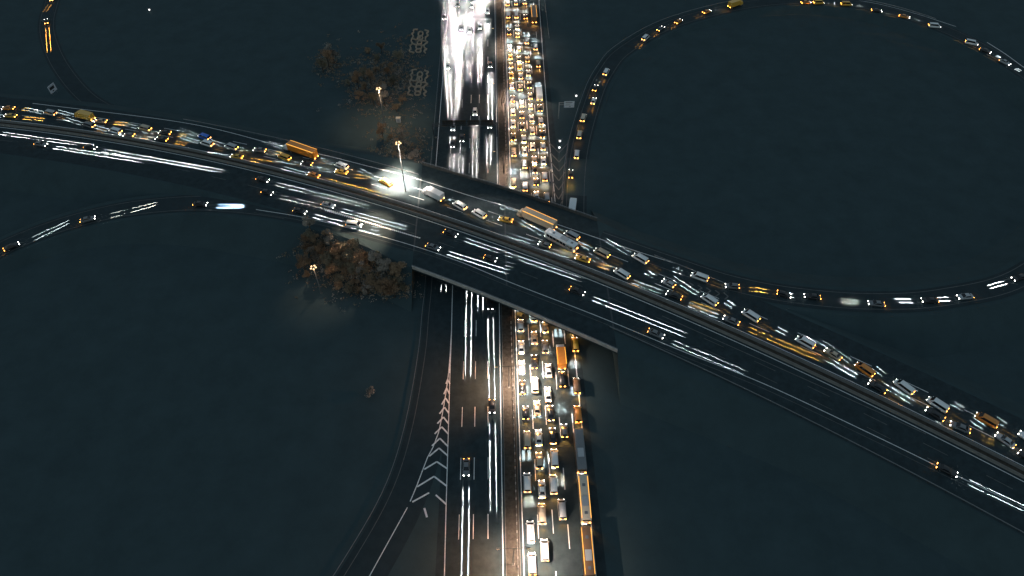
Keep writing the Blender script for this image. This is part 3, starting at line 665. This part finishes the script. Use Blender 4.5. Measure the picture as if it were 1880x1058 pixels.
# ---------------------------------------------------------------- lamps
def spot(parent, loc, aim, power, size, blend, col, soft=.15):
    L = bpy.data.lights.new('lamp_light', 'SPOT'); L.energy = power; L.spot_size = R(size); L.spot_blend = blend; L.color = col; L.shadow_soft_size = soft
    o = bpy.data.objects.new('lamp_light', L); C.objects.link(o); o.parent = parent; o.location = loc
    o.rotation_euler = (Vector(aim) - Vector(loc)).to_track_quat('-Z', 'Y').to_euler(); return o
def median_lamp(y, label, power=9000):
    t = thing('street_lamp', label, 'street lamp', (1.65, y, .16), 0, 'twin arm lamps in the highway median')
    mb = MB(); mb.tube([(0, 0, 0), (0, 0, .5), (0, 0, 10.2)], [.16, .13, .07], 10); mb.build('pole', M['darksteel'], t, True)
    mb = MB(); mb.box(-.28, .28, -.28, .28, 0, .12); mb.build('base', M['concrete'], t)
    for s in (-1, 1):
        mb = MB(); mb.tube([(0, 0, 9.9), (s * 1.2, 0, 10.15), (s * 3.0, 0, 10.3)], .05, 8); mb.build('arm', M['darksteel'], t, True)
        mb = MB(); mb.box(s * 3.4 - .5, s * 3.4 + .5, -.18, .18, 10.2, 10.38); h = bevelled(mb, .05).build('lamp_head', M['darksteel'], t)
        mb = MB(); mb.box(s * 3.45 - .36, s * 3.45 + .36, -.14, .14, 10.08, 10.22); bevelled(mb, .03).build('lens', M['lens'], h)
        spot(t, (s * 3.45, 0, 10.0), (s * (5.4 if s > 0 else 12), 0, 0), power if s > 0 else power * (.40 if y < 150 else .15), 146 if s > 0 else 118, .8, (1, .76, .6) if s > 0 else (1, .46, .22))
for y, w in ((8, 'below the photo bottom edge'), (57.5, "second up from the photo bottom"), (107, 'nearest below the flyover'), (202, 'nearest above the flyover'), (247, 'second up beyond the flyover'), (292, 'third up beyond the flyover'), (341, 'at the top edge of the photo')):
    if y == 8: continue
    median_lamp(y, 'dark twin arm street lamp in the highway median, ' + w, 36000 if y < 150 else 20000)
def globe_lamp(px_, py_, h, label, power, col=(1, .66, .38), base_z=0, group='tall lamps among the trees'):
    p = un(px_, py_, base_z + h); p.z = base_z
    t = thing('street_lamp', label, 'street lamp', p, 0, group)
    mb = MB(); mb.tube([(0, 0, 0), (0, 0, h - .3)], [.17, .09], 10); mb.build('pole', M['steel'], t, True)
    mb = MB(); mb.box(-.3, .3, -.3, .3, 0, .15); mb.build('base', M['concrete'], t)
    mb = MB(); n = 5
    for k in range(n):
        a = 2 * math.pi * k / n; mb.tube([(0, 0, h - .35), (.7 * math.cos(a), .7 * math.sin(a), h - .1)], .045, 6)
    mb.build('bracket', M['steel'], t)
    for k in range(n):
        a = 2 * math.pi * k / n; mb = MB(); c = (.78 * math.cos(a), .78 * math.sin(a))
        mb.tube([(c[0], c[1], h - .2), (c[0], c[1], h + .0), (c[0], c[1], h + .16)], [.2, .27, .1], 10); mb.build('lamp_globe', M['lens'], t, True)
    spot(t, (0, 0, h - .5), (0, 0, 0), power, 130, .6, col, .4)
    return t, p
globe_lamp(695, 163, 18, 'tall lit lamp standing over the brown trees left of the oncoming carriageway', 9000)
globe_lamp(575, 491, 12, 'glowing orange lamp seen from above at the left of the lower trees', 500, (1, .55, .25))
t, p = globe_lamp(731, 263, 20.5, 'tall mast with a ring of lit lamps beside the bridge', 7000, (1, .80, .64), ZF, None)
MAST = p
tg = un(728, 336, ZF)
spot(t, (-.7, .5, 19.6), (tg.x - p.x, tg.y - p.y, 0), 560000, 50, 1, (1, .80, .66), .3)
tg = un(770, 352, ZF)
spot(t, (.6, -.6, 19.8), (tg.x - p.x, tg.y - p.y, 0), 90000, 44, 1, (1, .84, .70), .3)
for fx, fy_, pw in ((900, 386, 60000), (600, 306, 30000), (1010, 432, 60000)):  # extra floods added to brighten vehicles on the far carriageway
    tg = un(fx, fy_, ZF); spot(t, (-.2 + (.8 if fx > 735 else -.8), .4, 19.6), (tg.x - p.x, tg.y - p.y, 0), pw, 30, 1, (1, .84, .72), .3)
tg = un(655, 480)
spot(t, (-.6, -.6, 19.8), (tg.x - p.x, tg.y - p.y, -7), 130000, 42, 1, (1, .74, .52), .3)  # extra flood added to brighten the lower grove alone
tg = un(745, 312, 4)
spot(t, (-.3, .6, 19.8), (tg.x - p.x, tg.y - p.y, -3), 40000, 30, 1, (1, .76, .58), .3)
def marker(px_, py_, label, h=4.0):
    p = un(px_, py_, h); p.z = 0
    t = thing('marker_lamp', label, 'lamp', p, 0, 'small lit markers')
    mb = MB(); mb.tube([(0, 0, 0), (0, 0, h - .3)], .06, 8); mb.build('pole', M['darksteel'], t)
    mb = MB(); mb.tube([(0, 0, h - .35), (0, 0, h), (0, 0, h + .3)], [.22, .42, .2], 10); mb.build('lamp_globe', M['marker'], t, True)
    mb = MB()
    for s in (-1, 1): mb.tube([(0, 0, h), (s * .9, .1, h + .9)], .06, 6)
    mb.build('arm', M['steel'], t)
M['marker'] = mat('marker_glow', (.9, .9, .9), .3, emit=(1, .97, .94), es=2.5)
marker(1027, 271, 'nearer of two small white lamps in the striped gore by the loop')
marker(1028, 259, 'farther of two small white lamps in the striped gore by the loop')
marker(1058, 176, 'small white lamp right of the white sign board', 1.2)
marker(274, 18, 'lone small pale lamp in the dark field at top left', 1.2)

# ---------------------------------------------------------------- signs, gantry, cabinet
p0 = un(1025, 218); t = thing('road_sign', 'white sign board on an arm beside the queue', 'sign', p0)
mb = MB(); mb.tube([(0, 0, 0), (0, 0, 7.7)], [.15, .12], 10); mb.build('pole', M['pale'], t, True)
mb = MB(); mb.tube([(0, 0, 7.5), (2.2, 0, 7.5)], .1, 8); mb.tube([(0, 0, 6.6), (2.2, 0, 6.6)], .08, 8); mb.build('arm', M['pale'], t, True)
mb = MB(); mb.box(2.0, 6.1, -.14, -.04, 5.3, 8.2); b = mb.build('board', M['white_sign'], t)
mb = MB()
for x0, x1, z0, z1 in ((2.5, 5.3, 7.55, 7.8), (2.6, 5.0, 7.0, 7.1), (2.6, 4.4, 6.6, 6.7), (2.4, 5.6, 6.25, 6.32), (4.1, 4.7, 5.65, 5.9)): mb.box(x0, x1, -.165, -.141, z0, z1)
mb.build('text_line', M['black_sign'], b)
pa, pb = un(94, 173, 1.2), un(105, 164, 1.2); d = (pb - pa); w = d.length
t = thing('road_sign', 'white board with black panels standing alone at upper left', 'sign', Vector((pa.x, pa.y, 0)), math.atan2(d.y, d.x))
for x in (.6, w - .6):
    mb = MB(); mb.tube([(x, .1, 0), (x, .1, 4.2)], .08, 8); mb.build('post', M['steel'], t)
mb = MB(); mb.box(0, w, -.05, .05, 1.2, 4.5); b = mb.build('board', M['white_sign'], t)
mb = MB(); mb.box(.5, w - .7, -.075, -.051, 2.5, 3.7); mb.box(w * .35, w * .6, -.075, -.051, 1.6, 2.0); mb.box(.3, w - .3, -.075, -.051, 4.0, 4.1); mb.build('panel', M['black_sign'], b)
gy = un(865, 228, 6.2).y
t = thing('sign_gantry', 'dark truss gantry spanning the bright oncoming carriageway', 'gantry', (-11.5, gy, 0))
for x in (-14.2, 10.9):
    mb = MB(); mb.tube([(x, 0, 0), (x, 0, 6.6)], .2, 10); mb.build('post', M['darksteel'], t, True)
mb = MB()
for yy in (-.45, .45):
    for zz in (5.6, 6.6): mb.tube([(-14.2, yy, zz), (10.9, yy, zz)], .08, 6)
for i in range(20):
    x = -14.2 + i * 1.255
    for yy in (-.45, .45): mb.tube([(x, yy, 5.6 if i % 2 else 6.6), (x + 1.255, yy, 6.6 if i % 2 else 5.6)], .05, 5)
    mb.tube([(x, -.45, 6.6), (x, .45, 6.6)], .05, 5)
mb.build('truss', M['darksteel'], t)
for i, (x0, x1) in enumerate(((-10.5, -6.2), (-5.6, -1.2), (-.6, 4.0), (4.6, 9.4))):
    mb = MB(); mb.box(x0, x1, .55, .65, 5.2, 7.6); b = mb.build('sign_panel', M['soil'], t)
    mb = MB()
    for k in range(5): x = x0 + .3 + k * (x1 - x0 - .6) / 4; mb.box(x - .04, x + .04, .46, .549, 5.25, 7.55)
    mb.build('stiffener', M['darksteel'], b)
p0 = un(732, 224); t = thing('utility_cabinet', 'small pale cabinet standing on the grass below the lit trees', 'cabinet', p0)
mb = MB(); mb.box(-.8, .8, -.6, .6, 0, 1.9); bevelled(mb, .03).build('body', M['white_sign'], t)
mb = MB(); mb.box(-.95, .95, -.75, .75, 1.9, 2.08); bevelled(mb, .04).build('roof', M['cream'], t)
mb = MB(); mb.box(-.55, .55, -.63, -.602, .2, 1.7); b = mb.build('door', M['silver'], t)
mb = MB(); mb.box(.35, .42, -.67, -.632, .85, 1.1); mb.build('handle', M['darksteel'], b)
# ring sign on the verge of the flyover
p0 = un(923, 388, ZF); t = thing('ring_sign', 'round white ring sign on the far verge of the bridge', 'sign', p0)
mb = MB(); n = 24
mb.tube([(.8 * math.cos(2 * math.pi * k / n), .0, 1.5 + .8 * math.sin(2 * math.pi * k / n)) for k in range(n + 1)], .09, 6); mb.build('ring', M['white_sign'], t)
mb = MB(); mb.tube([(0, 0, 0), (0, 0, .7)], .06, 6); mb.build('post', M['steel'], t)
# median fence: posts with reflectors along the queue side
for ya, yb, w in ((40, 132, 'below'), (190, 350, 'above')):
    t = thing('median_fence', f'low wire fence with pale posts in the median, {w} the flyover', 'fence', (2.75, ya, .16), 0, 'median fences')
    mb = MB()
    for z in (.5, .95): mb.tube([(0, 0, z), (0, yb - ya, z)], .025, 5)
    mb.build('wire', M['steel'], t)
    mb = MB(); mb.box(-.09, .09, -.09, .09, 0, 1.1); post = mb.mesh('post', M['pale'])
    y = 0; k = 0
    while y < yb - ya and k < 98:
        o = link('post', post, t); o.location = (0, y, 0); y += (yb - ya) / (44 if w == 'below' else 62); k += 1

# ---------------------------------------------------------------- trees and hedges
def tree_mesh(seed, h, r, n, leaf):
    rnd = random.Random(seed); mb = MB(); lobes = []
    for k in range(rnd.randint(6, 9)):
        a = rnd.uniform(0, 2 * math.pi); q = r * rnd.uniform(.1, .75)
        lobes.append((Vector((q * math.cos(a), q * math.sin(a), h * rnd.uniform(.4, .9))), r * rnd.uniform(.28, .5)))
    for k in range(n):
        c, lr = rnd.choice(lobes); d = Vector((rnd.gauss(0, 1), rnd.gauss(0, 1), rnd.gauss(0, 1))).normalized() * lr * rnd.random() ** .4
        p = c + Vector((d.x, d.y, d.z * .75)); s = rnd.uniform(.07, .19)
        u = Vector((rnd.gauss(0, 1), rnd.gauss(0, 1), rnd.gauss(0, 1))).normalized(); w = u.orthogonal().normalized()
        mb.face([p - u * s - w * s * .5, p + u * s - w * s * .6, p + u * s * .9 + w * s * .5, p - u * s * .8 + w * s * .6])
    tm = MB(); tm.tube([(0, 0, -.1), (.05, .03, h * .3), (.0, .1, h * .62)], [.16, .12, .06], 7)
    for c, lr in lobes[:5]: tm.tube([(.03, .05, h * .34), c * .55 + Vector((0, 0, h * .2)), c], [.08, .05, .02], 5)
    return mb.mesh('crown', leaf), tm.mesh('trunk', M['bark'], True)
TV = [tree_mesh(11 + i, [5.5, 4.2, 6.5, 3.4, 2.2][i % 5], [2.6, 2.3, 2.4, 2.2, 1.7][i % 5], [1000, 800, 1000, 620, 420][i % 5], LEAF[i % 4]) for i in range(10)]
def gz(p):                                        # how high the flyover and ramp embankments stand under a point
    o = abs(p.y - fy(p.x)) / shear(1, p.x); w = wide(p.x); z = 0
    if not XA < p.x < XB: z = ZF * max(0, min(1, 1 - (o - w) / 11.5))
    for q in WRP[::4]:
        d = math.hypot(p.x - q.x, p.y - q.y); z = max(z, min(q.z, q.z * (1 - (d - 5.9) / (1.6 * q.z + .3))))
    return z
def tree(x, y, k, label, group, sc=1.0, z=0):
    for _ in range(6): p = un(x, y, z + 1.5 * sc); z = .5 * z + .5 * max(0, gz(p) - .1)
    p.z = z
    if z > 6.4: return
    t = thing('tree', label, 'tree', p, random.uniform(0, 6.28), group); t.scale = (sc, sc, sc * random.uniform(.85, 1.15))
    link('crown', TV[k][0], t); link('trunk', TV[k][1], t)
KIND = ['brownish', 'dull green', 'rusty', 'pale silvery']
nw = [(603, 118, 2), (592, 125, 5), (612, 108, 7), (676, 92, 4), (690, 106, 9), (700, 92, 0), (731, 104, 1), (716, 120, 8), (650, 142, 3), (658, 158, 2), (672, 168, 0), (686, 188, 5), (706, 186, 7), (663, 180, 6), (722, 150, 1), (738, 186, 8), (640, 152, 9), (703, 250, 2), (716, 248, 4), (740, 262, 7), (756, 285, 3), (712, 135, 6), (728, 200, 1), (680, 150, 2), (668, 140, 5), (700, 168, 0), (690, 128, 8)]
for i, (x, y, k) in enumerate(sorted(nw)):
    tree(x, y, k, f"{KIND[k % 4]} tree in the upper lit grove, {ORD[i]} from the left", 'trees of the upper lit grove', random.uniform(.9, 1.4))
rr = random.Random(3); sw = []
for i in range(900):
    x, y = rr.uniform(556, 752), rr.uniform(418, 540)
    if y < 396 + (x - 500) * .235 or (x - 575) ** 2 + (y - 491) ** 2 < 120: continue
    if y > 505 and (x < 600 or rr.random() < .4): continue
    if all((x - a) ** 2 / 150 + (y - b) ** 2 / 75 > 1 for a, b, _ in sw): sw.append((x, y, rr.randrange(10)))
sw = sw[:70]
for i, (x, y, k) in enumerate(sorted(sw)):
    lab = f"{KIND[k % 4]} bushy tree in the lower lit grove, " + (ORD[i] if i < len(ORD) else ORD[len(sw) - 1 - i]) + (' from the left' if i < len(ORD) else ' from the right')
    tree(x, y, k, lab, 'trees of the lower lit grove', rr.uniform(.8, 1.25))
tree(676, 720, 3, 'small dim rusty shrub alone left of the exit ramp', None, .9)
def hedge(x, y0, y1, label):
    t = thing('scroll_hedge', label, 'hedge', (x, (y0 + y1) / 2, 0), 0, 'clipped scroll hedges'); L = y1 - y0; q = MB()
    def strip(pts):
        pts = smooth_path([Vector((a * 4.0, b * L, 0)) for a, b in pts], .5)
        q.loft([[(p.x + n.x * o + random.uniform(-.05, .05), p.y + n.y * o + random.uniform(-.05, .05), z + random.uniform(-.06, .06)) for o, z in ((.24, 0), (.26, .4), (.12, .6), (-.12, .6), (-.26, .4), (-.24, 0))] for p, n in zip(pts, normals(pts))])
    strip([(-.35, .5), (-.85, .48), (-.8, .36), (-1, .3), (-.8, .22), (-.9, .1), (-.95, .0), (-.75, -.1), (-1, -.2), (-.85, -.3), (-1, -.42), (-.4, -.48)])
    strip([(.5, .46), (.95, .4), (.75, .32), (.95, .24), (.7, .14), (.75, .0), (1, -.06), (.7, -.14), (.65, -.26), (.95, -.34), (.7, -.42), (.9, -.5)])
    for c, a, b in ((.3, .28, .1), (.12, .3, .09), (-.07, .26, .08), (-.25, .34, .09), (-.4, .3, .07)):
        strip([(a * math.cos(2 * math.pi * k / 12) + .05, c + b * math.sin(2 * math.pi * k / 12)) for k in range(13)])
    strip([(-.9, .1), (-.3, .06), (.0, .2), (.1, .02), (.7, .0)]); strip([(-.8, -.1), (-.35, -.16), (.05, -.12), (.3, -.2), (.7, -.16)])
    lf = MB(); rnd = random.Random(int(y0))
    for v in q.v:
        if v[2] < .3: continue
        for _ in range(2):
            c = Vector(v) + Vector((rnd.gauss(0, .12), rnd.gauss(0, .12), rnd.uniform(-.1, .22))); u = Vector((rnd.gauss(0, 1), rnd.gauss(0, 1), rnd.gauss(0, 1))).normalized() * rnd.uniform(.06, .13); w = u.orthogonal() * rnd.uniform(.6, 1)
            lf.face([c - u, c - w, c + u, c + w])
    join(q, lf); tag(q.build('scroll', M['hedge'], t))
hedge(-36.5, 289, 311, 'upper of two clipped scroll shaped hedges beside the oncoming carriageway')
hedge(-34.5, 254, 275, 'lower of two clipped scroll shaped hedges beside the oncoming carriageway')

# low scrub between the trees of the two lit groves
def scrub(cells, label, seed):
    rnd = random.Random(seed); mb = MB()
    for (x, y, rx, ry, n) in cells:
        for _ in range(n // 14):
            a = rnd.gauss(0, .5); b = rnd.gauss(0, .5); c = un(x + a * rx, y + b * ry); z = max(0, gz(c) - .1); c = un(x + a * rx, y + b * ry, z); z = max(0, gz(c) - .1)
            if z > 6: continue
            r = rnd.uniform(.4, 1.5); hh = rnd.uniform(.3, 1.1); mb.cur = rnd.randrange(4)
            for k in range(14):
                q = Vector((c.x + rnd.gauss(0, .5) * r, c.y + rnd.gauss(0, .5) * r, z + hh * rnd.random() ** .7)); u = Vector((rnd.gauss(0, 1), rnd.gauss(0, 1), rnd.gauss(0, .7))).normalized() * rnd.uniform(.08, .22); w = u.orthogonal() * rnd.uniform(.5, .9)
                mb.face([q - u, q - w, q + u, q + w])
    tag(mb.build('undergrowth', LEAF), label, None, None, 'stuff')
scrub([(690, 150, 60, 60, 9000), (740, 140, 40, 70, 4000), (605, 118, 24, 22, 2500), (735, 270, 50, 40, 4000)], 'brown scrub between the trees of the upper lit grove', 5)
scrub([(650, 470, 90, 60, 16000), (600, 440, 50, 30, 4000), (700, 450, 60, 40, 7000), (700, 520, 60, 30, 4000)], 'brown scrub between the trees of the lower lit grove', 6)
